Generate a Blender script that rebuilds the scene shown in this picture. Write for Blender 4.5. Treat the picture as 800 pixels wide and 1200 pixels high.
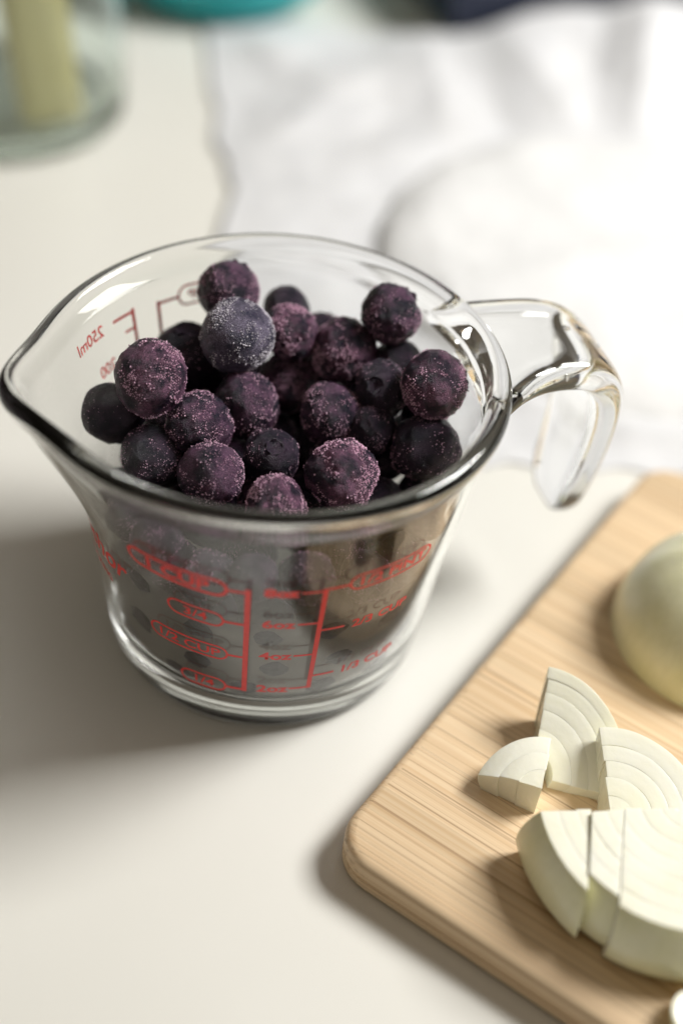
import bpy, bmesh, math, random
from mathutils import Vector, Matrix, noise
random.seed(7)
for o in list(bpy.data.objects):
    bpy.data.objects.remove(o)
scene = bpy.context.scene
col = scene.collection
S = 0.001            # everything below is written in millimetres

# ---------------------------------------------------------------- camera, world, lamps, exposure
cam = bpy.data.cameras.new('camera')
cam.sensor_fit = 'VERTICAL'; cam.sensor_height = 36; cam.sensor_width = 24; cam.lens = 50
cam.clip_start = 0.005; cam.clip_end = 20
cam.dof.use_dof = True; cam.dof.focus_distance = 0.303; cam.dof.aperture_fstop = 3.6
camo = bpy.data.objects.new('camera', cam); col.objects.link(camo)
CR = Vector((0.99229718, 0.08608722, 0.08908028))
CU = Vector((-0.12388021, 0.68957026, 0.71354506))
CF = Vector((0.0, 0.71908404, -0.69492312))
camo.matrix_world = Matrix(((CR.x, CU.x, -CF.x, 15.8389*S), (CR.y, CU.y, -CF.y, -234.6952*S),
                            (CR.z, CU.z, -CF.z, 263.1762*S), (0, 0, 0, 1)))
scene.camera = camo

world = bpy.data.worlds.new('World'); scene.world = world; world.use_nodes = True
bg = world.node_tree.nodes['Background']
bg.inputs[0].default_value = (1.0, 0.84, 0.64, 1); bg.inputs[1].default_value = 0.08

def area_lamp(name, pos, target, sx, sy, watts, colour):
    l = bpy.data.lights.new(name, 'AREA'); l.shape = 'RECTANGLE'; l.size = sx*S; l.size_y = sy*S
    l.energy = watts; l.color = colour
    o = bpy.data.objects.new(name, l); col.objects.link(o)
    p = Vector(pos); o.location = p*S
    o.rotation_euler = (Vector(target)-p).to_track_quat('-Z', 'Y').to_euler()
    return o
# the window to the right, a little behind the cup
area_lamp('window_light', (680, 260, 780), (20, 20, 20), 360, 400, 16.0, (1.0, 0.985, 0.955))
# weak light that the room's ceiling throws back
area_lamp('room_light', (-250, -350, 1450), (0, 0, 40), 1700, 1500, 2.8, (1.0, 0.88, 0.72))

scene.view_settings.view_transform = 'Standard'; scene.view_settings.look = 'None'
scene.view_settings.exposure = 0; scene.view_settings.gamma = 1
scene.view_settings.use_curve_mapping = False
scene.render.engine = 'CYCLES'
scene.cycles.use_denoising = True
scene.cycles.max_bounces = 24; scene.cycles.transmission_bounces = 24; scene.cycles.glossy_bounces = 12
scene.cycles.diffuse_bounces = 5; scene.cycles.transparent_max_bounces = 24
scene.cycles.caustics_refractive = True; scene.cycles.caustics_reflective = True
scene.cycles.blur_glossy = 0.6
scene.cycles.sample_clamp_indirect = 14

# ---------------------------------------------------------------- helpers
def link(o, parent=None):
    col.objects.link(o)
    if parent is not None: o.parent = parent
    return o
def tag(o, label=None, cat=None, group=None, kind=None):
    if label: o['label'] = label
    if cat: o['category'] = cat
    if group: o['group'] = group
    if kind: o['kind'] = kind
    return o
def empty(name, loc=(0, 0, 0), rot=None):
    o = bpy.data.objects.new(name, None); o.location = Vector(loc)*S
    o.empty_display_size = 0.01
    if rot is not None: o.rotation_euler = rot
    return link(o)
def mesh_from(name, verts, faces, mats, smooth=True, scale=S):
    me = bpy.data.meshes.new(name)
    me.from_pydata([(v[0]*scale, v[1]*scale, v[2]*scale) for v in verts], [], faces)
    for m in (mats if isinstance(mats, (list, tuple)) else [mats]): me.materials.append(m)
    if smooth: me.polygons.foreach_set('use_smooth', [True]*len(me.polygons))
    me.update()
    return me
def add(name, me, parent=None, loc=(0, 0, 0)):
    o = bpy.data.objects.new(name, me); o.location = Vector(loc)*S
    return link(o, parent)
def bm_mesh(name, bm, mats, smooth=True):
    me = bpy.data.meshes.new(name); bm.to_mesh(me); bm.free()
    for m in (mats if isinstance(mats, (list, tuple)) else [mats]): me.materials.append(m)
    if smooth: me.polygons.foreach_set('use_smooth', [True]*len(me.polygons))
    return me
def sharp_by_angle(me, deg):
    bm = bmesh.new(); bm.from_mesh(me)
    for e in bm.edges:
        if len(e.link_faces) == 2 and e.calc_face_angle(0) > math.radians(deg): e.smooth = False
    bm.to_mesh(me); bm.free()
def catmull(pts, n):
    out = []
    P = [pts[0]] + list(pts) + [pts[-1]]
    for i in range(1, len(P)-2):
        p0, p1, p2, p3 = P[i-1], P[i], P[i+1], P[i+2]
        for k in range(n):
            t = k/n
            out.append(tuple(0.5*((2*b) + (-a+c)*t + (2*a-5*b+4*c-d)*t*t + (-a+3*b-3*c+d)*t**3)
                             for a, b, c, d in zip(p0, p1, p2, p3)))
    out.append(tuple(pts[-1]))
    return out
def sstep(a, b, x):
    t = max(0, min(1, (x-a)/(b-a))); return t*t*(3-2*t)
def lathe(rings, n, closed=True):
    """rings: list of functions or tuples (r, z); first and last with r==0 become poles"""
    verts, faces, idx = [], [], []
    for (r, z) in rings:
        if r < 1e-6:
            idx.append([len(verts)]); verts.append((0, 0, z))
        else:
            idx.append(list(range(len(verts), len(verts)+n)))
            for k in range(n):
                a = 2*math.pi*k/n; verts.append((r*math.cos(a), r*math.sin(a), z))
    for A, B in zip(idx[:-1], idx[1:]):
        for k in range(n):
            k2 = (k+1) % n
            if len(A) == 1 and len(B) == 1: continue
            if len(A) == 1: faces.append((A[0], B[k2], B[k]))
            elif len(B) == 1: faces.append((A[k], A[k2], B[0]))
            else: faces.append((A[k], A[k2], B[k2], B[k]))
    return verts, faces

# ---------------------------------------------------------------- materials
class NT:
    def __init__(self, name):
        self.m = bpy.data.materials.new(name); self.m.use_nodes = True
        self.t = self.m.node_tree; self.n = self.t.nodes; self.l = self.t.links
        self.b = self.n['Principled BSDF']; self.out = self.n['Material Output']
    def node(self, kind, **kw):
        x = self.n.new(kind)
        for k, v in kw.items():
            if k in x.inputs: self.put(x.inputs[k], v)
            else: setattr(x, k, v)
        return x
    def put(self, sock, v):
        if hasattr(v, 'is_linked'): self.l.new(v, sock)
        else: sock.default_value = v
    def set(self, **kw):
        for k, v in kw.items(): self.put(self.b.inputs[k.replace('_', ' ')], v)
    def coord(self, which='Object', scale=(1, 1, 1), loc=None):
        c = self.node('ShaderNodeTexCoord')
        mp = self.node('ShaderNodeMapping'); self.l.new(c.outputs[which], mp.inputs[0])
        mp.inputs['Scale'].default_value = scale
        if loc is not None: self.put(mp.inputs['Location'], loc)
        return mp.outputs[0]
    def noise(self, vec, scale, detail=4, rough=0.55, dist=0):
        n = self.node('ShaderNodeTexNoise'); self.l.new(vec, n.inputs['Vector'])
        n.inputs['Scale'].default_value = scale; n.inputs['Detail'].default_value = detail
        n.inputs['Roughness'].default_value = rough; n.inputs['Distortion'].default_value = dist
        return n.outputs['Fac']
    def ramp(self, fac, stops):
        r = self.node('ShaderNodeValToRGB'); self.l.new(fac, r.inputs[0])
        e = r.color_ramp.elements
        while len(e) < len(stops): e.new(0.5)
        for i, (p, c) in enumerate(stops):
            e[i].position = p; e[i].color = (c if hasattr(c, '__len__') else (c, c, c)) + (() if hasattr(c, '__len__') and len(c) == 4 else (1,))
        return r.outputs[0]
    def mix(self, fac, a, b, mode='MIX'):
        x = self.node('ShaderNodeMix', data_type='RGBA', blend_type=mode)
        self.put(x.inputs[0], fac)
        for s, v in ((x.inputs[6], a), (x.inputs[7], b)):
            if hasattr(v, 'is_linked'): self.l.new(v, s)
            else: s.default_value = tuple(v) + ((1,) if len(v) == 3 else ())
        return x.outputs[2]
    def math(self, op, a, b=0.0):
        x = self.node('ShaderNodeMath', operation=op); self.put(x.inputs[0], a); self.put(x.inputs[1], b)
        return x.outputs[0]
    def bump(self, h, strength, dist):
        b = self.node('ShaderNodeBump'); self.l.new(h, b.inputs['Height'])
        b.inputs['Strength'].default_value = strength; b.inputs['Distance'].default_value = dist
        self.l.new(b.outputs[0], self.b.inputs['Normal'])

def mat_glass(name, tint=(1, 1, 1), rough=0.0):
    k = NT(name)
    g = k.node('ShaderNodeBsdfGlass'); g.inputs['Color'].default_value = (*tint, 1)
    g.inputs['Roughness'].default_value = rough; g.inputs['IOR'].default_value = 1.49
    k.l.new(g.outputs[0], k.out.inputs['Surface'])
    return k.m
M = {}
M['glass'] = mat_glass('clear_glass', (0.995, 0.998, 0.996))
M['jar_glass'] = mat_glass('greenish_glass', (0.965, 0.99, 0.975))

k = NT('countertop_laminate')
v = k.coord('Object')
c1 = k.ramp(k.noise(v, 9, 3), [(0.3, (0.74, 0.73, 0.675)), (0.7, (0.775, 0.765, 0.715))])
k.set(Base_Color=c1, Roughness=0.40)
k.bump(k.noise(v, 300, 2), 0.03, 0.0002)
M['counter'] = k.m

k = NT('crumpled_paper')
v = k.coord('Object')
k.set(Base_Color=k.ramp(k.noise(v, 60, 4), [(0.3, (0.80, 0.81, 0.83)), (0.7, (0.86, 0.865, 0.875))]), Roughness=0.65)
k.bump(k.noise(v, 500, 4), 0.25, 0.0006)
tr = k.node('ShaderNodeBsdfTranslucent'); tr.inputs[0].default_value = (0.85, 0.85, 0.86, 1)
ms = k.node('ShaderNodeMixShader'); ms.inputs[0].default_value = 0.25
k.l.new(k.b.outputs[0], ms.inputs[1]); k.l.new(tr.outputs[0], ms.inputs[2]); k.l.new(ms.outputs[0], k.out.inputs['Surface'])
M['paper'] = k.m

k = NT('white_cheese_rind')
v = k.coord('Object')
k.set(Base_Color=k.ramp(k.noise(v, 45, 5), [(0.3, (0.70, 0.705, 0.705)), (0.65, (0.79, 0.795, 0.795))]), Roughness=0.75)
k.bump(k.noise(v, 220, 5), 0.5, 0.0015)
M['cheese'] = k.m

# bamboo: grain runs along local x, the strips lie side by side along local y
k = NT('bamboo')
v = k.coord('Object')
oi = k.node('ShaderNodeObjectInfo')
off = k.node('ShaderNodeCombineXYZ'); k.put(off.inputs[0], k.math('MULTIPLY', oi.outputs['Random'], 3.0)); k.put(off.inputs[2], k.math('MULTIPLY', oi.outputs['Random'], 1.7))
va = k.node('ShaderNodeVectorMath', operation='ADD'); k.l.new(v, va.inputs[0]); k.l.new(off.outputs[0], va.inputs[1])
st = k.node('ShaderNodeMapping'); st.inputs['Scale'].default_value = (1.6, 900, 900); k.l.new(va.outputs[0], st.inputs[0])
fib = k.noise(st.outputs[0], 1.0, 5, 0.62)
st2 = k.node('ShaderNodeMapping'); st2.inputs['Scale'].default_value = (1.6, 1150, 1150); k.l.new(va.outputs[0], st2.inputs[0])
fine = k.noise(st2.outputs[0], 1.0, 3, 0.6)
st3 = k.node('ShaderNodeMapping'); st3.inputs['Scale'].default_value = (1.2, 260, 260); k.l.new(va.outputs[0], st3.inputs[0])
band = k.noise(st3.outputs[0], 1.0, 2, 0.5)
cA = k.ramp(fib, [(0.28, (0.54, 0.35, 0.185)), (0.42, (0.69, 0.495, 0.295)), (0.58, (0.77, 0.595, 0.39))])
cB = k.mix(k.ramp(fine, [(0.36, 0.65), (0.43, 0.0)]), cA, (0.30, 0.17, 0.085))
cC = k.mix(k.math('MULTIPLY', k.ramp(band, [(0.35, 0.0), (0.7, 1.0)]), 0.45), cB, (0.79, 0.61, 0.40))
tone = k.ramp(oi.outputs['Random'], [(0.0, (0.88, 0.87, 0.85)), (1.0, (1.05, 1.05, 1.05))])
k.set(Base_Color=k.mix(1.0, cC, tone, 'MULTIPLY'), Roughness=0.5)
k.bump(fine, 0.25, 0.0002)
M['bamboo'] = k.m

def mat_onion(name, lo, hi, veins):
    k = NT(name)
    v = k.coord('Object')
    n = k.noise(v, 90, 4)
    base = k.ramp(n, [(0.3, lo), (0.7, hi)])
    if veins:
        st = k.node('ShaderNodeMapping'); st.inputs['Scale'].default_value = (700, 700, 60); k.l.new(v, st.inputs[0])
        vn = k.noise(st.outputs[0], 1, 3)
        base = k.mix(k.math('MULTIPLY', k.ramp(vn, [(0.45, 0.0), (0.62, 1.0)]), 0.15), base, tuple(0.8*x for x in lo))
    oi = k.node('ShaderNodeObjectInfo')
    base = k.mix(1.0, base, k.ramp(oi.outputs['Random'], [(0.0, (0.97, 0.965, 0.92)), (1.0, (1.0, 1.0, 1.0))]), 'MULTIPLY')
    k.set(Base_Color=base, Roughness=0.2, Subsurface_Weight=0.15, Subsurface_Scale=0.0012,
          Subsurface_Radius=(1.0, 0.9, 0.5))
    k.bump(k.noise(v, 900, 3), 0.12, 0.0004)
    return k.m
M['onion_flesh'] = mat_onion('onion_flesh', (0.87, 0.86, 0.72), (0.91, 0.905, 0.81), False)
M['onion_skin'] = mat_onion('onion_outer_layer', (0.84, 0.83, 0.54), (0.89, 0.885, 0.68), True)
M['onion_dome'] = mat_onion('onion_peeled_surface', (0.84, 0.82, 0.52), (0.89, 0.87, 0.64), True)

def simple(name, colour, rough=0.5, **kw):
    k = NT(name); v = k.coord('Object')
    k.set(Base_Color=k.ramp(k.noise(v, 120, 3), [(0.3, tuple(0.93*c for c in colour)), (0.7, colour)]), Roughness=rough, **kw)
    return k.m
M['teal'] = simple('teal_plastic', (0.0, 0.40, 0.42), 0.35)
M['navy'] = simple('navy_enamel', (0.015, 0.022, 0.05), 0.4)
M['butter'] = simple('pale_yellow', (0.95, 0.84, 0.42), 0.5)
M['white'] = simple('white_plastic', (0.8, 0.82, 0.86), 0.4)
k = NT('red_print'); v = k.coord('Object')
k.set(Base_Color=k.ramp(k.noise(v, 900, 3), [(0.3, (0.78, 0.028, 0.026)), (0.6, (0.88, 0.045, 0.038))]), Roughness=0.4)
M['red'] = k.m

# cold mist on the inside of the glass: scatters part of the light, lets part of it straight through
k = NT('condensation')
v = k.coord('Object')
df = k.node('ShaderNodeBsdfDiffuse'); df.inputs[0].default_value = (0.60, 0.565, 0.51, 1)  # white fog greyed in its colour, in place of dimmer light from the front
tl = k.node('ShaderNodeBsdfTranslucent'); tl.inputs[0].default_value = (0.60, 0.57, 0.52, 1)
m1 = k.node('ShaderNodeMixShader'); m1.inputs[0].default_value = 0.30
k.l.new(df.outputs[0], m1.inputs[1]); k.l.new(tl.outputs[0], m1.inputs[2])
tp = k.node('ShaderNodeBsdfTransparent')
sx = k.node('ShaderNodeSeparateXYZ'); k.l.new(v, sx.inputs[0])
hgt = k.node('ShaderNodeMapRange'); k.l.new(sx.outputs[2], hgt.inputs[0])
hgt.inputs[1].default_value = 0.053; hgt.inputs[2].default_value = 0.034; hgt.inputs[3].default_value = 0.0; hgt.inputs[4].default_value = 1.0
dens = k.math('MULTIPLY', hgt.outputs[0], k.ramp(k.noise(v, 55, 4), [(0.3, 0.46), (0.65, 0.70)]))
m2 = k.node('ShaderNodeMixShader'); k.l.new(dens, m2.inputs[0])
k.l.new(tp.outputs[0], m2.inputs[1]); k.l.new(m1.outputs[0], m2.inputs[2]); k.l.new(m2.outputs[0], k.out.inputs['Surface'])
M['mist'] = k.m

def mat_berry(name, skin_a, skin_b, frost, amount):
    k = NT(name)
    oi = k.node('ShaderNodeObjectInfo')
    off = k.node('ShaderNodeCombineXYZ')
    for i, f in enumerate((31.0, 17.0, 53.0)): k.put(off.inputs[i], k.math('MULTIPLY', oi.outputs['Random'], f))
    c = k.node('ShaderNodeTexCoord')
    va = k.node('ShaderNodeVectorMath', operation='ADD'); k.l.new(c.outputs['Object'], va.inputs[0]); k.l.new(off.outputs[0], va.inputs[1])
    v = va.outputs[0]
    patch = k.noise(v, 1.5, 3, 0.6)
    grain = k.noise(v, 42, 5, 0.75)
    vor = k.node('ShaderNodeTexVoronoi'); vor.inputs['Scale'].default_value = 30; k.l.new(v, vor.inputs['Vector'])
    skin = k.mix(k.ramp(k.noise(v, 3.0, 4), [(0.35, 0.0), (0.65, 1.0)]), skin_a, skin_b)
    cover = k.math('MULTIPLY', k.ramp(patch, [(0.42, 0.0), (0.60, 1.0)]), amount)
    g = k.math('MULTIPLY', k.ramp(grain, [(0.52, 0.0), (0.60, 1.0)]), cover)
    haze = k.math('MULTIPLY', cover, 0.10)
    tot = k.math('MAXIMUM', g, haze)
    base = k.mix(tot, skin, frost)
    k.set(Base_Color=base, Roughness=k.ramp(tot, [(0.0, 0.30), (0.6, 0.65)]), Specular_IOR_Level=0.42)
    h = k.math('ADD', k.math('MULTIPLY', grain, 0.8), k.math('MULTIPLY', vor.outputs['Distance'], 0.5))
    k.bump(h, 0.9, 0.0004)
    return k.m
M['berry_dark'] = mat_berry('blueberry_dark_skin', (0.004, 0.004, 0.012), (0.013, 0.007, 0.020), (0.26, 0.14, 0.23), 0.35)
M['berry_mid'] = mat_berry('blueberry_frosted_skin', (0.004, 0.004, 0.014), (0.016, 0.006, 0.022), (0.44, 0.20, 0.35), 0.75)
M['berry_pink'] = mat_berry('blueberry_rosy_frost', (0.006, 0.004, 0.015), (0.028, 0.008, 0.025), (0.52, 0.23, 0.38), 0.95)
M['berry_pale'] = mat_berry('blueberry_pale_frost', (0.022, 0.021, 0.046), (0.045, 0.036, 0.066), (0.44, 0.38, 0.52), 0.9)
def mat_crystal(name, colour):
    k = NT(name); k.set(Base_Color=(*colour, 1), Roughness=0.3, Transmission_Weight=0.25, Subsurface_Weight=0.0)
    k.b.inputs['IOR'].default_value = 1.31
    return k.m
M['ice_pink'] = mat_crystal('rosy_ice', (0.82, 0.52, 0.68))
M['ice_white'] = mat_crystal('pale_ice', (0.84, 0.80, 0.88))

# ---------------------------------------------------------------- the setting
me = mesh_from('countertop', [(-700, -500, 0), (700, -500, 0), (700, 650, 0), (-700, 650, 0), (-700, -500, -30), (700, -500, -30), (700, 650, -30), (-700, 650, -30)],
               [(0, 1, 2, 3), (4, 7, 6, 5), (0, 4, 5, 1), (1, 5, 6, 2), (2, 6, 7, 3), (3, 7, 4, 0)], M['counter'], smooth=False)
tag(add('countertop', me), kind='structure')

# ---------------------------------------------------------------- crumpled white paper
def paper_left(y):
    pts = [(62, 2), (90, -16), (123, -33), (153, -35), (169, -35), (188, -34), (195, -38), (204, -39), (217, -46), (242, -48), (251, -52), (284, -59), (305, -63), (345, -68), (420, -72)]
    for (y0, x0), (y1, x1) in zip(pts[:-1], pts[1:]):
        if y <= y1: return x0 + (x1-x0)*max(0, (y-y0))/(y1-y0)
    return pts[-1][1]
def ridged(p, s):
    return 1-abs(noise.noise(p*s))*2
def paper_far(x):
    return 318 + 0.32*max(0, x-30) + 5*noise.noise(Vector((x*0.03, 4.2, 0)))
def paper_front(x):
    return 62 + 0.10*x + 4*noise.noise(Vector((x*0.05, 1.1, 0)))
NX, NY = 190, 190
rnd = random.Random(77)
FOLDS = []          # straight creases: direction, offset, height, half width, and how far along they run
for cx, cy, ang, hgt, wid, run in ((-10, 250, 62, 7, 24, 70), (30, 285, 100, 9, 22, 50), (70, 285, 118, 11, 24, 45), (112, 300, 84, 14, 18, 60), (-25, 185, 20, 3.5, 22, 40), (0, 130, 130, 3, 20, 50),
                                   (150, 310, 60, 10, 26, 60), (20, 225, 35, 5, 20, 45), (60, 80, 8, 3, 12, 50), (180, 100, 150, 6, 25, 60), (-35, 290, 150, 6, 20, 40), (200, 250, 110, 9, 25, 70)):
    a = math.radians(ang); FOLDS.append((cx, cy, math.cos(a), math.sin(a), hgt, wid, run))
for _ in range(60):
    a = rnd.uniform(0, math.pi); FOLDS.append((rnd.uniform(-50, 240), rnd.uniform(80, 340), math.cos(a), math.sin(a), rnd.uniform(0.6, 2.4), rnd.uniform(8, 18), rnd.uniform(15, 50)))
def folds(x, y):
    z = 0
    for cx, cy, ux, uy, hgt, wid, run in FOLDS:
        s = (x-cx)*ux+(y-cy)*uy; d = abs(-(x-cx)*uy+(y-cy)*ux)
        if d < wid and abs(s) < run: z += hgt*(1-d/wid)*(1-(s/run)**2)
    return z
verts, faces = [], []
for j in range(NY+1):
    for i in range(NX+1):
        u, w = i/NX, j/NY
        xg = -70 + 330*u
        y0, y1 = paper_front(max(xg, -20)), paper_far(xg)
        y = y0 + (y1-y0)*w
        xl = paper_left(y)
        x = xl + (255-xl)*u
        p = Vector((x, y, 0))
        dc = math.hypot(x-98, y-168)
        flat = sstep(74, 92, dc)
        lift = 0.6*math.exp(-((x-xl)/20)**2)*sstep(100, 150, y)
        back = 14*sstep(255, 345, y)*sstep(20, 80, x)
        wrapz = 4*math.exp(-((dc-82)/6.5)**2)*sstep(130, 100, y)*(0.75+0.4*noise.noise(Vector((math.atan2(y-168, x-98)*3, 2.0, 0))))
        edge = 1-math.exp(-((y-y0)/8)**2)
        z = 0.4 + 0.62*folds(x, y)*flat*edge*(0.25+0.75*sstep(0, 30, x-xl)) + lift*flat + back*flat + wrapz*edge + 0.5*noise.noise(p*0.09)*flat
        verts.append((x, y, max(0.25, z)))
for j in range(NY):
    for i in range(NX):
        a = j*(NX+1)+i
        faces.append((a, a+1, a+NX+2, a+NX+1))
pap = add('wrapping_paper', mesh_from('wrapping_paper', verts, faces, M['paper']))
sd = pap.modifiers.new('thickness', 'SOLIDIFY'); sd.thickness = 0.00015; sd.offset = 1
tag(pap, 'crumpled white wrapping paper spread behind the cup', 'paper')

# ---------------------------------------------------------------- round white cheese
prof = catmull([(0, 9.6), (30, 9.6), (58, 9.2), (68, 8.2), (75, 6.2), (79.5, 3.8), (80.0, 2.0), (74, 1.2), (40, 1.1), (0, 1.1)], 6)
prof = [(max(0, r), z) for r, z in prof]; prof[0] = (0, prof[0][1]); prof[-1] = (0, prof[-1][1])
vs, fs = lathe(prof, 120)
vv = []
for (x, y, z) in vs:
    p = Vector((x, y, z))
    d = 1.1*noise.noise(p*0.045) + 0.5*noise.noise(p*0.16)
    # a slack seam of the rind runs across the top
    s = (y - 0.55*x + 4)/9
    seam = 1.1*math.exp(-s*s) if z > 8 else 0
    rr = math.hypot(x, y); q = 1 + d/80
    vv.append((x*q, y*q, max(1.0, z + (d*0.8 + seam if z > 3.5 else 0))))
fs = [tuple(reversed(f)) for f in fs]
ch = add('cheese_wheel', mesh_from('cheese_wheel', vv, fs, M['cheese']), None, (98, 168, 0))
tag(ch, 'round white soft cheese wheel lying on the crumpled paper', 'cheese')

# ---------------------------------------------------------------- things out of focus at the back
jar = empty('glass_jar', (-122, 226, 0))
jp = [(0, 1.2), (30, 1.2), (36, 0.3), (40, 0.6), (42.3, 4), (42.6, 12), (42.6, 60), (42.6, 84), (43.4, 88), (42.4, 90.5), (40.4, 90), (39.6, 86), (39.6, 60), (39.6, 14), (37.5, 9.5), (32, 8), (0, 8)]
jp = catmull(jp, 4); jp = [(max(0, r), z) for r, z in jp]; jp[0] = (0, 1.2); jp[-1] = (0, 8)
vs, fs = lathe(jp, 96)
add('jar_wall', mesh_from('jar_wall', vs, fs, M['jar_glass']), jar)
rp = [(43.0, 74), (44.4, 75), (44.6, 77), (43.4, 78.2), (42.9, 77), (42.7, 75.5), (43.0, 74)]
tag(jar, 'clear glass jar standing at the back left corner, out of focus', 'jar')
def stick(loc, size, rot, label):
    bm = bmesh.new(); bmesh.ops.create_cube(bm, size=1)
    for v in bm.verts:
        v.co = Vector((v.co.x*size[0], v.co.y*size[1], v.co.z*size[2]))*S
    bmesh.ops.bevel(bm, geom=bm.edges[:], offset=1.6*S, segments=3, affect='EDGES')
    bmesh.ops.subdivide_edges(bm, edges=bm.edges[:], cuts=2, use_grid_fill=True)
    for v in bm.verts:
        v.co += v.co.normalized()*0.0006*noise.noise(v.co*140)
    o = add('yellow_stick', bm_mesh('yellow_stick', bm, M['butter']), None, loc)
    o.rotation_euler = rot
    tag(o, label, 'food', 'pale yellow sticks in the jar')
stick((-103, 204, 38), (21, 12, 56), (0.06, -0.10, 0.3), 'tall pale yellow stick on the right inside the glass jar')
stick((-134, 203, 26), (18, 12, 32), (0.10, 0.16, -0.3), 'shorter yellow stick left of the tall one in the jar')
# teal dish and navy tray at the far edge
tp_ = catmull([(0, 2.2), (30, 2.2), (38, 3.5), (45, 10), (48, 20), (48.6, 25), (47.6, 26), (46, 24), (43, 12), (37, 6), (28, 4.6), (0, 4.6)], 4)
tp_ = [(max(0, r), z) for r, z in tp_]; tp_[0] = (0, 2.2); tp_[-1] = (0, 4.6)
vs, fs = lathe(tp_, 72)
dish = empty('teal_dish', (-62, 345, 0)); add('bowl', mesh_from('dish_bowl', vs, fs, M['teal']), dish)
vs, fs = lathe([(24, 0.2), (27, 0.2), (28, 3.2), (24, 3.2), (24, 0.2)], 60); add('foot_ring', mesh_from('dish_foot', vs, fs, M['teal']), dish)
tag(dish, 'bright teal dish at the top edge behind the jar', 'dish')
bm = bmesh.new(); bmesh.ops.create_cube(bm, size=1)
for v in bm.verts: v.co = Vector((v.co.x*(170 if v.co.z > 0 else 160), v.co.y*(110 if v.co.z > 0 else 100), v.co.z*36))*S
top = [f for f in bm.faces if f.normal.z > 0.9]
r_ = bmesh.ops.inset_region(bm, faces=top, thickness=3*S, depth=0)
bmesh.ops.translate(bm, verts=list({v for f in top for v in f.verts}), vec=(0, 0, -31*S))
bmesh.ops.bevel(bm, geom=bm.edges[:], offset=1.0*S, segments=2, affect='EDGES')
tray = add('baking_tin', bm_mesh('baking_tin', bm, M['navy'], False), None, (86, 404, 18.2)); tray.rotation_euler = (0, 0, 0.46)
tag(tray, 'dark navy tin at the far edge behind the paper', 'tin')

# ---------------------------------------------------------------- the measuring cup
SP = math.radians(-160)     # direction of the spout; the handle is opposite
def spout(th, z):
    d = (th-SP+math.pi) % (2*math.pi)-math.pi
    d = math.degrees(d)
    s = sstep(40, 78, z)
    return s*(5.0*math.exp(-(d/48)**2) + 5.4*math.exp(-(d/13)**2))
def spout_lift(th, z):
    d = (th-SP+math.pi) % (2*math.pi)-math.pi
    return sstep(66, 77, z)*1.0*math.exp(-(math.degrees(d)/16)**2)
outer = [(30, 0.9), (33.4, 0.2), (35.6, 0.6), (37.1, 2.2), (37.7, 4.6), (38.2, 9), (39.3, 18), (40.8, 30), (42.2, 42), (43.6, 54), (44.6, 62), (45.2, 67), (45.8, 70.4), (46.9, 72.4), (48.0, 74.3), (48.4, 76.2), (47.7, 77.8)]
inner = [(46.3, 78.5), (44.8, 77.9), (43.8, 76.2), (43.3, 74.0), (43.0, 71.5), (42.4, 67.5), (41.7, 62), (40.3, 50), (38.5, 34), (37.0, 20), (36.2, 14), (35.1, 11.0), (32.6, 9.2), (27, 8.5)]
prof = catmull(outer + inner, 5)
def r_outer(z):
    pts = outer[3:14]
    for (r0, z0), (r1, z1) in zip(pts[:-1], pts[1:]):
        if z <= z1: return r0 + (r1-r0)*(z-z0)/(z1-z0)
    return pts[-1][0]
def r_inner(z):
    pts = list(reversed(inner))
    for (r0, z0), (r1, z1) in zip(pts[:-1], pts[1:]):
        if z <= z1: return r0 + (r1-r0)*max(0, z-z0)/(z1-z0)
    return pts[-1][0]
NT_ = 192
verts, faces, idx = [(0, 0, 1.6)], [], [[0]]
for r, z in [(12, 1.55), (22, 1.4)] + prof + [(18, 8.45), (9, 8.4)]:
    idx.append(list(range(len(verts), len(verts)+NT_)))
    for k_ in range(NT_):
        a = 2*math.pi*k_/NT_
        rr = r + spout(a, z)
        # hand of the mould: very slight unevenness of the wall
        rr += 0.05*noise.noise(Vector((math.cos(a)*2, math.sin(a)*2, z*0.05)))
        verts.append((rr*math.cos(a), rr*math.sin(a), z + spout_lift(a, z)))
idx.append([len(verts)]); verts.append((0, 0, 8.4))
for A, B in zip(idx[:-1], idx[1:]):
    for k_ in range(NT_):
        k2 = (k_+1) % NT_
        if len(A) == 1: faces.append((A[0], B[k2], B[k_]))
        elif len(B) == 1: faces.append((A[k_], A[k2], B[0]))
        else: faces.append((A[k_], A[k2], B[k2], B[k_]))
body_me = mesh_from('glass_body', verts, faces, M['glass'])

# handle: a wide strap that leaves the rim, bends down and ends free
HA = math.radians(22); hr = Vector((math.cos(HA), math.sin(HA), 0)); ht = Vector((-math.sin(HA), math.cos(HA), 0))
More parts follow.
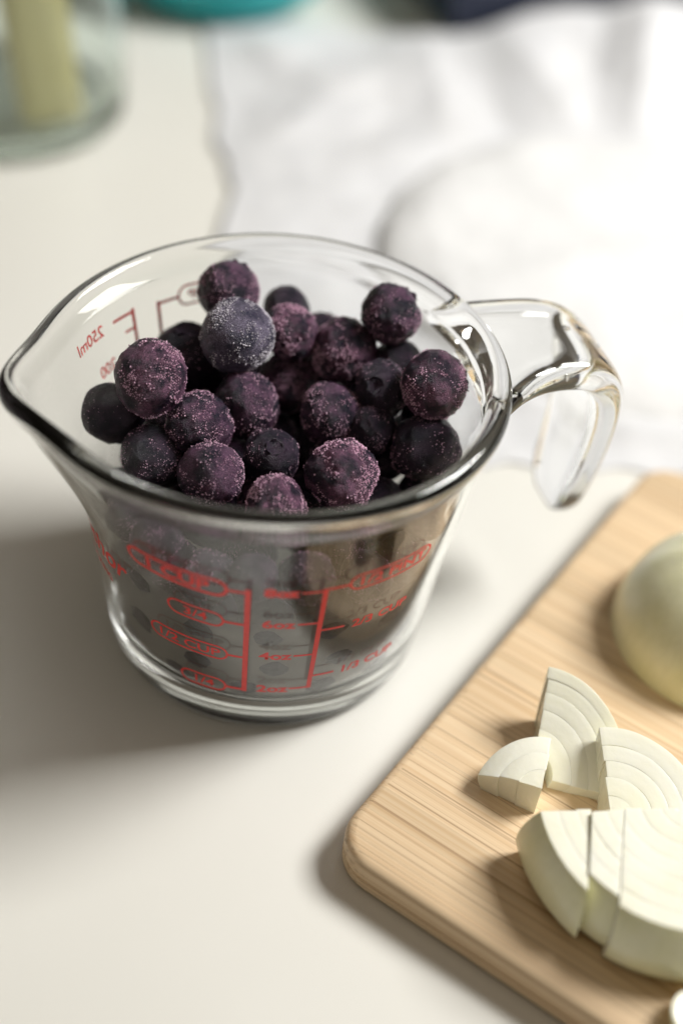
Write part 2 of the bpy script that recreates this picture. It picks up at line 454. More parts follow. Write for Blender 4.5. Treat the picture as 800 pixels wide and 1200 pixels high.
#       rho, z, half width, half thickness
hp = [(44.0, 70.4, 21.0, 3.2), (46.5, 71.8, 19.4, 3.9), (50.0, 73.4, 16.6, 4.5), (55, 74.2, 14.6, 4.9), (62, 73.8, 13.8, 5.0), (68, 71.8, 13.2, 5.0), (72.4, 67.2, 12.8, 5.0),
      (74.2, 60.0, 12.2, 4.9), (74.4, 50, 11.4, 4.7), (73.8, 41, 10.6, 4.5), (72.8, 33, 9.6, 4.3), (72.2, 28.2, 8.0, 3.9), (71.8, 25.0, 5.2, 2.8), (71.7, 24.0, 1.6, 0.8)]
hp = catmull(hp, 4)
NS = 28
verts, faces = [], []
for i, (rho, z, w, t) in enumerate(hp):
    a, b = hp[max(0, i-1)], hp[min(len(hp)-1, i+1)]
    tx, tz = b[0]-a[0], b[1]-a[1]; L = math.hypot(tx, tz); tx /= L; tz /= L
    nx, nz = -tz, tx                      # normal in the (rho, z) plane
    for k_ in range(NS):
        a_ = 2*math.pi*k_/NS
        ca, sa = math.cos(a_), math.sin(a_)
        e = 0.62
        ww = w*abs(ca)**e*(1 if ca >= 0 else -1); tt = t*abs(sa)**e*(1 if sa >= 0 else -1)
        tt *= 1 - 0.16*(1-(ww/w)**2)      # slightly hollow strap
        rr = rho + nx*tt; zz = z + nz*tt
        bl = sstep(43, 60, rho)
        rad = rr - (1-bl)*(rr-math.sqrt(max(1, rr*rr-ww*ww)))
        p = hr*rad + ht*ww
        verts.append((p.x, p.y, zz))
for i in range(len(hp)-1):
    for k_ in range(NS):
        k2 = (k_+1) % NS
        faces.append((i*NS+k_, i*NS+k2, (i+1)*NS+k2, (i+1)*NS+k_))
faces.append(tuple(range(NS-1, -1, -1))); faces.append(tuple(range((len(hp)-1)*NS, len(hp)*NS)))
M['glass_handle'] = M['glass'].copy(); M['glass_handle'].name = 'clear_glass_strap'
hand_me = mesh_from('handle', verts, faces, M['glass_handle'])
for me in (body_me, hand_me):
    bm = bmesh.new(); bm.from_mesh(me); bmesh.ops.recalc_face_normals(bm, faces=bm.faces[:]); bm.to_mesh(me); bm.free()

# fuse the two so that no glass wall is left inside the joint, then split the strap off again as a part
bo = add('tmp_body', body_me); ho = add('tmp_handle', hand_me)
md = bo.modifiers.new('fuse', 'BOOLEAN'); md.operation = 'UNION'; md.solver = 'EXACT'; md.object = ho
try: md.material_mode = 'TRANSFER'
except Exception: pass
dg = bpy.context.evaluated_depsgraph_get()
fused = bpy.data.meshes.new_from_object(bo.evaluated_get(dg))
names = [m.name if m else '' for m in fused.materials]
hi = names.index('clear_glass_strap') if 'clear_glass_strap' in names else 1
cup = empty('measuring_cup', (0, 0, 0))
tag(cup, 'clear glass measuring cup with red printed scale, full of frozen blueberries', 'measuring cup')
for nm, want in (('glass_body', False), ('handle', True)):
    bm = bmesh.new(); bm.from_mesh(fused)
    bmesh.ops.delete(bm, geom=[f for f in bm.faces if (f.material_index == hi) != want], context='FACES')
    for f in bm.faces: f.material_index = 0
    for e in bm.edges:
        if len(e.link_faces) == 2 and e.calc_face_angle(0) > math.radians(48): e.smooth = False
    add(nm, bm_mesh(nm, bm, M['glass']), cup)
bpy.data.objects.remove(bo); bpy.data.objects.remove(ho)
# a small bubble in the bend of the strap
bm = bmesh.new(); bmesh.ops.create_icosphere(bm, subdivisions=3, radius=0.9*S)
bmesh.ops.reverse_faces(bm, faces=bm.faces[:])
pb = hr*66.0 + ht*3.0
add('bubble', bm_mesh('bubble', bm, M['glass']), cup, (pb.x, pb.y, 72.4))

# mist on the inner wall
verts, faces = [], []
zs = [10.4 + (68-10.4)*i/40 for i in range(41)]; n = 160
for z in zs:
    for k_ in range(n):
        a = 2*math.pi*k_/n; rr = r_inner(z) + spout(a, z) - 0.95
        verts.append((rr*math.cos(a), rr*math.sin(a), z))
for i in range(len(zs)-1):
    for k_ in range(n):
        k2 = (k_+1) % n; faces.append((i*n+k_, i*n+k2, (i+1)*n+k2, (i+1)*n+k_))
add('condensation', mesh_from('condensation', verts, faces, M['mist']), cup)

# ---- red print on the outside of the glass
def wrap(th0, z0, x, y, off=0.06):
    z = z0 + y
    r = r_outer(z) + off
    th = th0 + x/r_outer(z0)
    r += spout(th, z)
    return (r*math.cos(th), r*math.sin(th), z)
def print_text(name, body, th_deg, z, size, bold=0.0, align='CENTER', shear=0.0, width=1.0, parent=None):
    cu = bpy.data.curves.new('t', 'FONT'); cu.body = body; cu.size = 1; cu.align_x = align
    cu.offset = bold; cu.shear = shear; cu.resolution_u = 4
    o = bpy.data.objects.new('t', cu); col.objects.link(o)
    me = bpy.data.meshes.new_from_object(o.evaluated_get(bpy.context.evaluated_depsgraph_get()))
    bpy.data.objects.remove(o)
    bm = bmesh.new(); bm.from_mesh(me)
    bmesh.ops.triangulate(bm, faces=bm.faces[:])
    es = [e for e in bm.edges if e.calc_length() > 0.3]
    if es: bmesh.ops.subdivide_edges(bm, edges=es, cuts=2)
    bmesh.ops.triangulate(bm, faces=bm.faces[:])
    bm.to_mesh(me); bm.free()
    th0 = math.radians(th_deg)
    vs = [wrap(th0, z, v.co.x*size*width, (v.co.y-0.34)*size) for v in me.vertices]
    fs = [tuple(p.vertices) for p in me.polygons]
    return add(name, mesh_from(name, vs, fs, M['red']), parent or cup)
def strip(pts, w, off=0.06, th_deg=0.0, z=0.0):
    """ribbon through flat points (x, y) laid on the glass"""
    th0 = math.radians(th_deg); vs, fs = [], []
    out = []
    for (x0, y0), (x1, y1) in zip(pts[:-1], pts[1:]):
        n = max(1, int(math.hypot(x1-x0, y1-y0)/1.0))
        out += [(x0+(x1-x0)*i/n, y0+(y1-y0)*i/n) for i in range(n)]
    out.append(pts[-1])
    closed = math.hypot(out[0][0]-out[-1][0], out[0][1]-out[-1][1]) < 1e-6
    for i, (x, y) in enumerate(out):
        a = out[i-1] if i > 0 else (out[-2] if closed else out[0])
        b = out[i+1] if i < len(out)-1 else (out[1] if closed else out[-1])
        dx, dy = b[0]-a[0], b[1]-a[1]; L = math.hypot(dx, dy) or 1
        nx, ny = -dy/L*w/2, dx/L*w/2
        vs += [wrap(th0, z, x+nx, y+ny, off), wrap(th0, z, x-nx, y-ny, off)]
    for i in range(len(out)-1): fs.append((2*i, 2*i+1, 2*i+3, 2*i+2))
    return vs, fs
def print_strip(name, pts, w, th_deg=0.0, z=0.0, off=0.06, parent=None):
    vs, fs = strip(pts, w, off, th_deg, z); return add(name, mesh_from(name, vs, fs, M['red']), parent or cup)
def pill(name, a0, a1, z, h, w, parent=None):
    """outlined capsule between the angles a0 < a1"""
    r = r_outer(z); half = math.radians(a1-a0)/2*r; c = (a0+a1)/2; rd = h/2
    pts = []
    for i in range(13):
        t = math.pi/2 - math.pi*i/12; pts.append((half-rd+rd*math.cos(t), rd*math.sin(t)))
    for i in range(13):
        t = -math.pi/2 - math.pi*i/12; pts.append((-half+rd+rd*math.cos(t), rd*math.sin(t)))
    pts.append(pts[0])
    return print_strip(name, pts, w, c, z, 0.06, parent)
def deg_mm(a, z): return math.radians(a)*r_outer(z)
L1, L2 = -90.8, -70.2
sc1 = print_strip('scale_line', [(0, -37.3), (0, 0.6)], 1.25, L1, 53.6)
for nm, a0, a1, z, h, w, txt, size, bold in (
        ('capsule', -126, -96.5, 53.0, 5.2, 0.85, '1 CUP', 4.7, 0.04),
        ('capsule', -114.5, -97.5, 41.6, 4.6, 0.55, '3/4', 3.7, 0.02),
        ('capsule', -122, -96.3, 29.6, 4.6, 0.55, '1/2 CUP', 3.7, 0.02),
        ('capsule', -112, -96.8, 17.0, 4.4, 0.55, '1/4', 3.5, 0.02)):
    pl = pill(nm, a0, a1, z, h, w)
    o = print_text('numeral', txt, (a0+a1)/2, z, size, bold, width=1.18, parent=pl)
    print_strip('tick', [(deg_mm(a1-L1, z)+w*0.3, 0), (-0.5, 0)], 0.75, L1, z, 0.075, parent=sc1)
sc2 = print_strip('scale_line', [(0, -36.4), (0, 0.6)], 1.15, L2, 53.9)
for z, txt, bold in ((53.7, '8oz', 0.06), (42.6, '6oz', 0.03), (31.0, '4oz', 0.03), (18.0, '2oz', 0.03)):
    print_text('numeral', txt, -82.0, z, 3.7, bold, width=1.25)
    print_strip('tick', [(deg_mm(-76.6-L2, z), 0), (-0.4, 0)], 0.6, L2, z, 0.075, parent=sc2)
pl = pill('capsule', -63.5, -37, 54.6, 4.8, 0.55)
print_text('numeral', '1/2 PINT', -50.2, 54.6, 3.9, 0.025, width=1.2, parent=pl)
print_strip('tick', [(0.4, 0), (deg_mm(-63.5-L2, 54.3), 0.2)], 0.75, L2, 54.2, 0.075, parent=sc2)
for z, txt in ((39.7, '2/3 CUP'), (22.3, '1/3 CUP')):
    print_text('numeral', txt, -50.5, z, 3.7, 0.025, width=1.1)
    print_strip('tick', [(0.4, 0), (deg_mm(-62.5-L2, z), 0)], 0.65, L2, z, 0.075, parent=sc2)
# maker's script near the spout
lg = print_text('logo', 'Anchor', -150, 41.5, 9.5, 0.02, shear=0.3, width=0.92)
print_text('logo', 'HOCKING', -150, 33.0, 3.0, 0.02)
# millilitre scale on the far side, read from outside
sc3 = print_strip('scale_line', [(0, -47), (0, 0.4)], 0.9, 145.2, 66.6)
for z, txt in ((66.2, '250ml'), (57.0, '200'), (43.0, '150'), (29.0, '100'), (19.5, '50')):
    print_text('numeral', txt, 163.6 if txt == '250ml' else 159, z, 4.0, 0.015)
    print_strip('tick', [(0.4, 0), (deg_mm(153-145.2, z), 0)], 0.7, 145.2, z, 0.075, parent=sc3)
for z in (62.2, 50.0, 36.0): print_strip('tick', [(0.4, 0), (3.0, 0)], 0.6, 145.2, z, 0.075, parent=sc3)
sc4 = print_strip('scale_line', [(0, -47), (0, 0.4)], 0.9, 136.0, 65.6)
for z, a0 in ((65.4, 117), (45, 121), (26, 119)):
    pl = pill('capsule', a0-6, 129, z, 4.8, 0.55)
    print_text('numeral', '1 CUP' if z > 60 else ('2/3' if z > 40 else '1/3'), (a0+123)/2, z, 3.4, 0.02, parent=pl)
    print_strip('tick', [(deg_mm(129-136, z), 0), (-0.4, 0)], 0.7, 136.0, z, 0.075, parent=sc4)

# ---------------------------------------------------------------- frozen blueberries
def berry_mesh(name, seed, lump, mat):
    bm = bmesh.new(); bmesh.ops.create_icosphere(bm, subdivisions=5, radius=1.0)
    rnd = random.Random(seed); o = Vector((rnd.uniform(-50, 50), rnd.uniform(-50, 50), rnd.uniform(-50, 50)))
    dents = [(Vector((rnd.gauss(0, 1), rnd.gauss(0, 1), rnd.gauss(0, 1))).normalized(), rnd.uniform(0.04, 0.09), rnd.uniform(0.3, 0.5)) for _ in range(3)]
    for v in bm.verts:
        p = v.co.copy()
        d = 1 - sum(dp*math.exp(-((p-dv).length/dw)**2) for dv, dp, dw in dents) + (0.5+0.5*lump)*0.055*noise.noise(p*1.3+o) + lump*0.022*noise.noise(p*3.4+o*2) + 0.007*noise.noise(p*9+o) + 0.010*lump*noise.noise(p*17+o)
        pol = math.acos(max(-1, min(1, p.z)))
        d -= 0.12*math.exp(-(pol/0.20)**2)         # the eye at the blossom end
        d += 0.02*math.exp(-((pol-0.34)/0.09)**2)
        dr = 0.05*math.exp(-((math.pi-pol)/0.22)**2); d -= dr
        v.co = Vector((p.x*d, p.y*d, p.z*d*0.93))
    return bm_mesh(name, bm, mat)
def calyx_mesh(name, seed, mat):
    rnd = random.Random(seed); verts, faces = [], []
    n = 40
    for j in range(5):
        for k_ in range(n):
            a = 2*math.pi*k_/n
            lobe = 0.5+0.5*math.cos(5*a+0.4*math.sin(a))
            f = j/4
            if j < 3: r = 0.23+0.06*f*2 + 0.03*lobe*f; z = 0.84+0.13*f*2*(0.55+0.6*lobe)
            else: r = 0.29-0.04*(j-3) - 0.04 + 0.03*lobe*(4-j); z = 0.84+0.13*(0.55+0.6*lobe)*(1 if j == 3 else 0.1) - (0.02 if j == 3 else 0)
            r += 0.012*noise.noise(Vector((math.cos(a)*4+seed, math.sin(a)*4, j)))
            verts.append((r*math.cos(a), r*math.sin(a), z))
    for j in range(4):
        for k_ in range(n):
            k2 = (k_+1) % n; faces.append((j*n+k_, j*n+k2, (j+1)*n+k2, (j+1)*n+k_))
    return mesh_from(name, verts, faces, mat, scale=1)
def frost_mesh(name, berry, seed, count, cov, size, mat):
    """small ice crystals sitting on the skin, gathered in patches"""
    rnd = random.Random(seed); o = Vector((rnd.uniform(-50, 50), rnd.uniform(-50, 50), rnd.uniform(-50, 50)))
    vs = berry.vertices; verts, faces = [], []
    got = 0
    for _ in range(count*12):
        if got >= count: break
        v = vs[rnd.randrange(len(vs))]
        p = v.co; w = noise.noise(p*1.3+o)*2.2 + noise.noise(p*4.5+o)*1.3 + cov*1.1
        if rnd.random() > max(0.012, w): continue
        got += 1
        s = size*(0.30+rnd.random()**2.6*1.5)
        nrm = v.normal; q = Vector((rnd.gauss(0, 1), rnd.gauss(0, 1), rnd.gauss(0, 1))).normalized()
        t1 = nrm.cross(q).normalized(); t2 = nrm.cross(t1)
        c = p + (t1*rnd.uniform(-1, 1)+t2*rnd.uniform(-1, 1))*0.02 + nrm*s*0.25
        b = len(verts)
        for d in (t1, t2*rnd.uniform(0.6, 1.1), -t1*rnd.uniform(0.6, 1.1), -t2):
            verts.append(c + d*s*rnd.uniform(0.6, 1.1) + nrm*s*rnd.uniform(-0.3, 0.3))
        verts.append(c+nrm*s*rnd.uniform(0.5, 1.2)); verts.append(c-nrm*s*0.8)
        for i in range(4):
            j = (i+1) % 4; faces.append((b+i, b+j, b+4)); faces.append((b+j, b+i, b+5))
    return mesh_from(name, verts, faces, mat, smooth=False, scale=1)
KIND = {}
for i, (kn, lump, mat, cnt, cov, sz, ice) in enumerate((
        ('dark_a', 1.2, 'berry_dark', 300, 0.06, 0.014, 'ice_pink'), ('dark_b', 2.2, 'berry_dark', 900, 0.12, 0.019, 'ice_pink'),
        ('mid_a', 1.9, 'berry_mid', 1500, 0.12, 0.021, 'ice_pink'), ('mid_b', 2.6, 'berry_mid', 1800, 0.14, 0.021, 'ice_pink'),
        ('pink_a', 1.9, 'berry_pink', 2900, 0.20, 0.022, 'ice_pink'), ('pink_b', 3.2, 'berry_pink', 3300, 0.24, 0.024, 'ice_pink'),
        ('pale_a', 1.0, 'berry_pale', 4200, 0.35, 0.019, 'ice_white'))):
    b = berry_mesh('blueberry_'+kn, 100+i, lump, M[mat])
    KIND[kn] = (b, calyx_mesh('calyx_'+kn, 40+i, M[mat]), frost_mesh('frost_'+kn, b, 300+i, cnt, cov, sz, M[ice]))
def berry(pos, r, kn, aim, spin, label, group, detail=True):
    b, c, f = KIND[kn]
    o = bpy.data.objects.new('blueberry', b); col.objects.link(o)
    o.location = Vector(pos)*S; o.scale = (r*S*(1+0.05*math.sin(spin*7)), r*S*(1+0.05*math.sin(spin*11+1)), r*S*1.02)
    q = Vector(aim).to_track_quat('Z', 'Y').to_matrix() @ Matrix.Rotation(spin, 3, 'Z')
    o.rotation_euler = q.to_euler()
    tag(o, label, 'blueberry', group)
    if detail:
        for nm, me in (('calyx', c), ('frost', f)):
            x = bpy.data.objects.new(nm, me); col.objects.link(x); x.parent = o
            if nm == 'frost': x['kind'] = 'stuff'
    return o
TOP =[ (-15.8,31.3,71.1,6.8),(-12.0,17.1,69.9,7.9),(-28.2,0.7,68.5,7.7),(-36.8,2.0,56.1,6.7),(-23.2,21.8,58.0,7.8),(-17.2,-1.7,59.0,6.7),(-26.8,-7.1,53.0,6.3),(-12.7,-13.9,56.0,6.7),(-8.3,8.5,57.4,7.1),(-0.5,22.7,54.1,6.7),(-1.0,24.6,66.7,6.2),(-2.8,35.5,65.2,5.4),(5.8,34.9,59.9,5.0),(11.8,24.7,63.2,7.6),(21.5,28.2,72.5,6.6),(24.5,24.8,61.3,5.9),(21.1,13.8,62.5,6.1),(32.4,10.6,68.1,7.1),(32.3,3.1,56.0,7.4),(10.7,8.6,58.0,6.7),(-1.0,-4.7,55.0,6.1),(14.9,-11.2,58.0,7.6),(2.0,-20.7,56.0,6.4),(23.2,7.9,47.7,6.0) ]
FILL =[ (2.7,28.2,12.9,6.9),(-26.0,12.4,12.4,6.4),(21.7,22.6,34.9,6.2),(-12.1,-11.4,23.4,6.8),(-9.1,-30.0,33.7,6.1),(4.5,-30.4,23.9,5.6),(9.8,5.5,25.0,6.7),(-12.8,27.7,32.3,6.8),(12.2,-25.8,12.7,6.7),(-23.5,19.8,32.8,6.6),(-0.8,-28.4,12.9,6.8),(-18.1,1.9,18.2,7.0),(29.3,-8.2,33.3,6.9),(14.0,-28.4,36.5,6.0),(-1.7,30.0,25.3,6.5),(-27.6,-14.7,30.3,5.8),(-9.2,-29.0,22.0,5.7),(27.9,-8.4,12.0,6.0),(-12.5,27.2,19.6,6.0),(23.0,-20.2,32.7,6.7),(-2.5,-21.1,26.6,5.6),(11.8,27.9,28.8,6.6),(-22.0,-17.7,13.1,7.0),(26.5,-14.6,22.0,5.9),(28.4,-16.2,43.0,5.6),(20.9,22.1,22.8,5.8),(-2.3,2.6,23.0,5.9),(24.1,15.0,12.9,6.8),(-19.2,-22.7,25.6,6.8),(-29.9,-2.1,31.5,7.2),(-7.9,9.1,14.8,6.0),(22.1,5.5,21.5,6.2),(-9.9,-31.1,45.7,6.0),(-11.6,13.6,34.5,6.9),(-19.4,-24.0,39.4,7.2),(-3.6,-10.8,33.0,6.1),(-14.1,-8.0,11.7,5.6),(4.9,9.2,13.0,6.9),(12.3,-13.5,11.7,5.7),(30.5,5.0,30.6,6.1),(-19.2,22.3,11.7,5.6),(2.6,-31.5,35.2,5.9),(21.3,-24.9,45.0,5.8),(8.7,-16.9,30.4,6.9),(15.3,24.5,12.3,6.3),(-28.5,-8.5,19.9,6.2),(6.7,-3.5,12.0,5.9),(-0.4,-14.4,13.2,7.2),(-9.1,30.8,44.6,6.4),(-30.0,9.8,37.4,6.2),(30.3,-2.9,21.9,5.7),(13.4,29.1,41.4,6.2),(-10.8,-0.8,31.1,6.3),(29.0,3.3,11.9,5.9),(-4.3,15.8,24.2,5.9),(22.4,-18.8,11.9,5.8),(4.2,18.2,31.8,5.8),(15.3,-26.4,24.8,6.0),(17.6,-5.3,25.1,6.1),(18.3,-1.4,12.0,5.9),(18.7,11.3,31.6,5.9),(-16.9,15.3,21.9,7.0),(1.9,31.5,37.5,6.3),(-4.7,-1.7,11.8,5.7),(-29.2,0.5,11.9,5.9),(-7.1,20.4,11.8,5.8),(-13.0,-26.4,11.7,5.6),(-20.4,6.2,29.8,5.6),(-29.9,6.4,22.0,5.6),(27.0,18.7,44.8,5.7),(5.6,-6.5,23.5,6.1),(-27.5,-18.1,47.7,5.9),(7.8,19.2,20.6,6.1),(6.0,-13.5,46.8,6.1),(7.5,-0.2,39.4,5.9),(12.5,31.7,52.9,5.3),(-25.5,0.3,44.2,5.7),(-12.5,-12.2,41.0,5.8),(24.1,-3.9,45.7,5.3),(-27.1,10.3,49.8,5.5),(-12.5,-1.3,45.5,6.5),(9.8,-32.1,50.3,5.6),(10.0,14.0,44.3,6.6),(17.6,-13.4,41.9,6.0),(-2.3,17.5,42.3,5.4),(-24.6,21.6,45.0,5.9),(32.2,3.8,42.2,5.8),(-4.2,-19.7,41.8,6.0),(17.5,21.4,52.2,5.2),(12.0,0.7,49.6,5.5),(-9.7,33.0,56.4,5.4),(-20.5,-27.2,52.2,5.3),(-0.5,-33.9,50.6,5.3),(-10.5,17.8,49.8,5.7),(-1.8,6.2,41.3,5.5),(1.9,33.4,49.0,5.6),(-18.2,9.5,43.7,5.4),(30.7,15.4,55.2,5.4),(21.2,1.9,37.3,5.5),(-31.6,-8.4,42.6,5.6),(31.6,-12.4,52.5,5.4),(-2.3,-6.8,43.5,5.2),(-15.8,26.1,50.1,5.4),(7.2,25.7,48.7,4.8),(20.4,5.5,57.6,5.4) ]
KL = [  # kind, direction of the blossom end, label
 ('mid_a', (0.2, 0.6, 0.5), 'dark rosy blueberry at the very back of the heap'),
 ('pale_a', (-0.6, 0.2, -0.8), 'large pale violet frosted blueberry crowning the heap'),
 ('pink_a', (-0.5, 0.5, -0.6), 'big rosy frosted blueberry high on the spout side'),
 ('dark_a', (0.1, -0.2, -1), 'nearly bare dark blueberry leaning on the glass beside the spout'),
 ('dark_b', (-0.15, 0.1, 1.0), 'dark blueberry with rosy blossom end between the pale and the rosy one'),
 ('mid_b', (-0.3, 0.3, -0.9), 'rosy speckled blueberry in front of the big rosy one'),
 ('dark_b', (0.2, 0.6, -0.7), 'dark speckled blueberry low on the left by the front rim'),
 ('mid_a', (0.5, 0.4, -0.5), 'speckled blueberry near the front rim left of the bottom rosy one'),
 ('mid_a', (0.3, 0.8, -0.3), 'violet speckled blueberry directly below the large pale one'),
 ('pink_a', (-0.1, 0.7, -0.5), 'rosy blueberry at the middle of the heap, right below the pale one'),
 ('pink_b', (0.1, 0.9, 0.1), 'rosy knobbly blueberry half hidden right of the pale one'),
 ('dark_a', (0.1, 0.9, 0.3), 'smooth black blueberry behind the rosy knobbly one at the back'),
 ('dark_b', (0.3, 0.8, 0.3), 'small purple blueberry at the back between two larger ones'),
 ('pink_b', (-0.2, 0.9, -0.3), 'large rosy frosted blueberry right of the heap centre'),
 ('mid_b', (0.5, 0.6, 0.4), 'dark violet blueberry apart at the back right, near the handle'),
 ('dark_a', (0.5, 0.5, -0.5), 'shaded dark blueberry under the one at the back right'),
 ('dark_b', (-0.25, -0.75, 0.75), 'blueberry turning its crowned blossom end to the viewer'),
 ('pink_a', (0.9, 0.1, 0.2), 'rosy frosted blueberry against the glass by the handle'),
 ('dark_b', (0.6, 0.3, -0.6), 'wet looking dark blueberry against the right glass wall'),
 ('mid_b', (0.2, 0.6, -0.5), 'speckled violet blueberry in the middle, below the large rosy one'),
 ('dark_b', (0.15, -0.45, 0.85), 'dark blueberry with small white specks in the lower middle'),
 ('pink_b', (0.6, -0.4, -0.6), 'big knobbly rosy blueberry at the front right'),
 ('pink_b', (0.0, -0.5, -0.8), 'rosy blueberry peeping over the front rim'),
 ('dark_a', (0.3, 0.2, -0.8), 'dark blueberry in the shade right of the big knobbly one')]
for i, ((x, y, z, r), (kn, aim, lab)) in enumerate(zip(TOP, KL)):
    berry((x, y, z), r*1.06, kn, aim, i*1.7, lab, 'frozen blueberries on top of the heap')
rnd = random.Random(5)
used = set()
MARKS = [('one cup mark', -111, 53), ('three quarter mark', -106, 41.6), ('half cup mark', -109, 29.6), ('quarter mark', -104, 17), ('eight ounce mark', -82, 53.7), ('six ounce mark', -82, 42.6),
         ('four ounce mark', -82, 31), ('two ounce mark', -82, 18), ('half pint mark', -50, 54.6), ('two thirds mark', -50, 39.7), ('one third mark', -50, 22.3)]
for i, (x, y, z, r) in enumerate(FILL):
    z = max(z, r+8.7)
    rho = math.hypot(x, y); gap = r_inner(z)-rho-r
    if z < 24 and gap > 6: continue            # buried where nothing can be seen
    if gap < 4 and gap > -2:                    # pressed against the wall
        s = (r_inner(z)-r*0.985)/rho; x *= s; y *= s
    wall = gap < 4 and y < 12
    lab, grp = 'dark blueberry deep in the gaps of the heap', 'blueberries deep in the cup'
    if wall:
        lab = 'dark blueberry against the misted glass on a side turned away from the scale'; grp = 'blueberries against the misted glass'
        td = math.degrees(math.atan2(y, x))
        if -140 < td < -25:
            best = None
            for mk, mt, mz in MARKS:
                dx, dz = math.radians(td-mt)*40, z-mz
                rel = ('right of' if dx > 0 else 'left of') if abs(dx) > abs(dz) else ('above' if dz > 0 else 'below')
                for far in ('just', 'a bit farther', 'farthest'):
                    t = 'dark blueberry behind the misted glass %s %s the %s' % (far, rel, mk)
                    c = math.hypot(dx, dz) + {'just': 0, 'a bit farther': 6, 'farthest': 14}[far]
                    if t not in used and (best is None or c < best[0]): best = (c, t)
            lab = best[1]; used.add(lab)
    berry((x, y, z), r, rnd.choice(['dark_a', 'dark_b']) if wall or z > 44 else rnd.choice(['dark_a', 'dark_b', 'mid_a', 'mid_b', 'dark_a']),
          (rnd.uniform(-1, 1), rnd.uniform(-1, 1), rnd.uniform(-1, 0.2)) if not wall else (-x, -y, 0), rnd.uniform(0, 6), lab, grp, detail=z > 38)

# ---------------------------------------------------------------- bamboo board, glued up from strips
BC = Vector((21.2, -70.3, 0)); BW, BL, BT = 156.0, 250.0, 9.6
d2 = Vector((0.865, -0.502, 0)).normalized(); d1 = Vector((-d2.y, d2.x, 0))
board = empty('cutting_board', BC)
board.rotation_euler = (0, 0, math.atan2(d2.y, d2.x))
tag(board, 'pale bamboo cutting board with rounded corners under the onion', 'cutting board')
def round_rect(x0, y0, x1, y1, r, n=10):
    pts = []
    for cx, cy, a0 in ((x1-r, y1-r, 0), (x0+r, y1-r, 90), (x0+r, y0+r, 180), (x1-r, y0+r, 270)):
        for i in range(n+1):
            a = math.radians(a0+90*i/n); pts.append((cx+r*math.cos(a), cy+r*math.sin(a)))
    return pts
bev = [(1.8, 0.15), (0.6, 0.6), (0.0, 1.8), (0.0, 4.2), (0.35, 4.5), (0.0, 4.8), (0.0, 7.4), (0.4, 8.6), (1.2, 9.3), (2.4, 9.6)]
bm = bmesh.new(); rings = []
for ins, z in bev:
    rings.append([bm.verts.new((x*S, y*S, z*S)) for x, y in round_rect(ins, ins, BL-ins, BW-ins, 10-ins)])
for A, B in zip(rings[:-1], rings[1:]):
    for k_ in range(len(A)):
        k2 = (k_+1) % len(A); bm.faces.new((A[k_], A[k2], B[k2], B[k_]))
bm.faces.new(rings[-1]); bm.faces.new(list(reversed(rings[0])))
bmesh.ops.recalc_face_normals(bm, faces=bm.faces[:])
whole = bpy.data.meshes.new('board'); bm.to_mesh(whole); bm.free()
cuts = [0.0]
rnd = random.Random(21)
while cuts[-1] < BW-6: cuts.append(cuts[-1]+rnd.uniform(5.2, 7.4))
cuts[-1] = BW
for y0, y1 in zip(cuts[:-1], cuts[1:]):
    bm = bmesh.new(); bm.from_mesh(whole)
    for yy, sgn in ((y0, -1), (y1, 1)):
        if 0 < yy < BW:
            g = bmesh.ops.bisect_plane(bm, geom=bm.verts[:]+bm.edges[:]+bm.faces[:], plane_co=(0, (yy-sgn*0.012)*S, 0), plane_no=(0, sgn, 0), clear_outer=True)
            ed = [e for e in g['geom_cut'] if isinstance(e, bmesh.types.BMEdge)]
            if ed: bmesh.ops.contextual_create(bm, geom=ed)
    me = bm_mesh('strip', bm, M['bamboo']); sharp_by_angle(me, 35)
    add('strip', me, board)

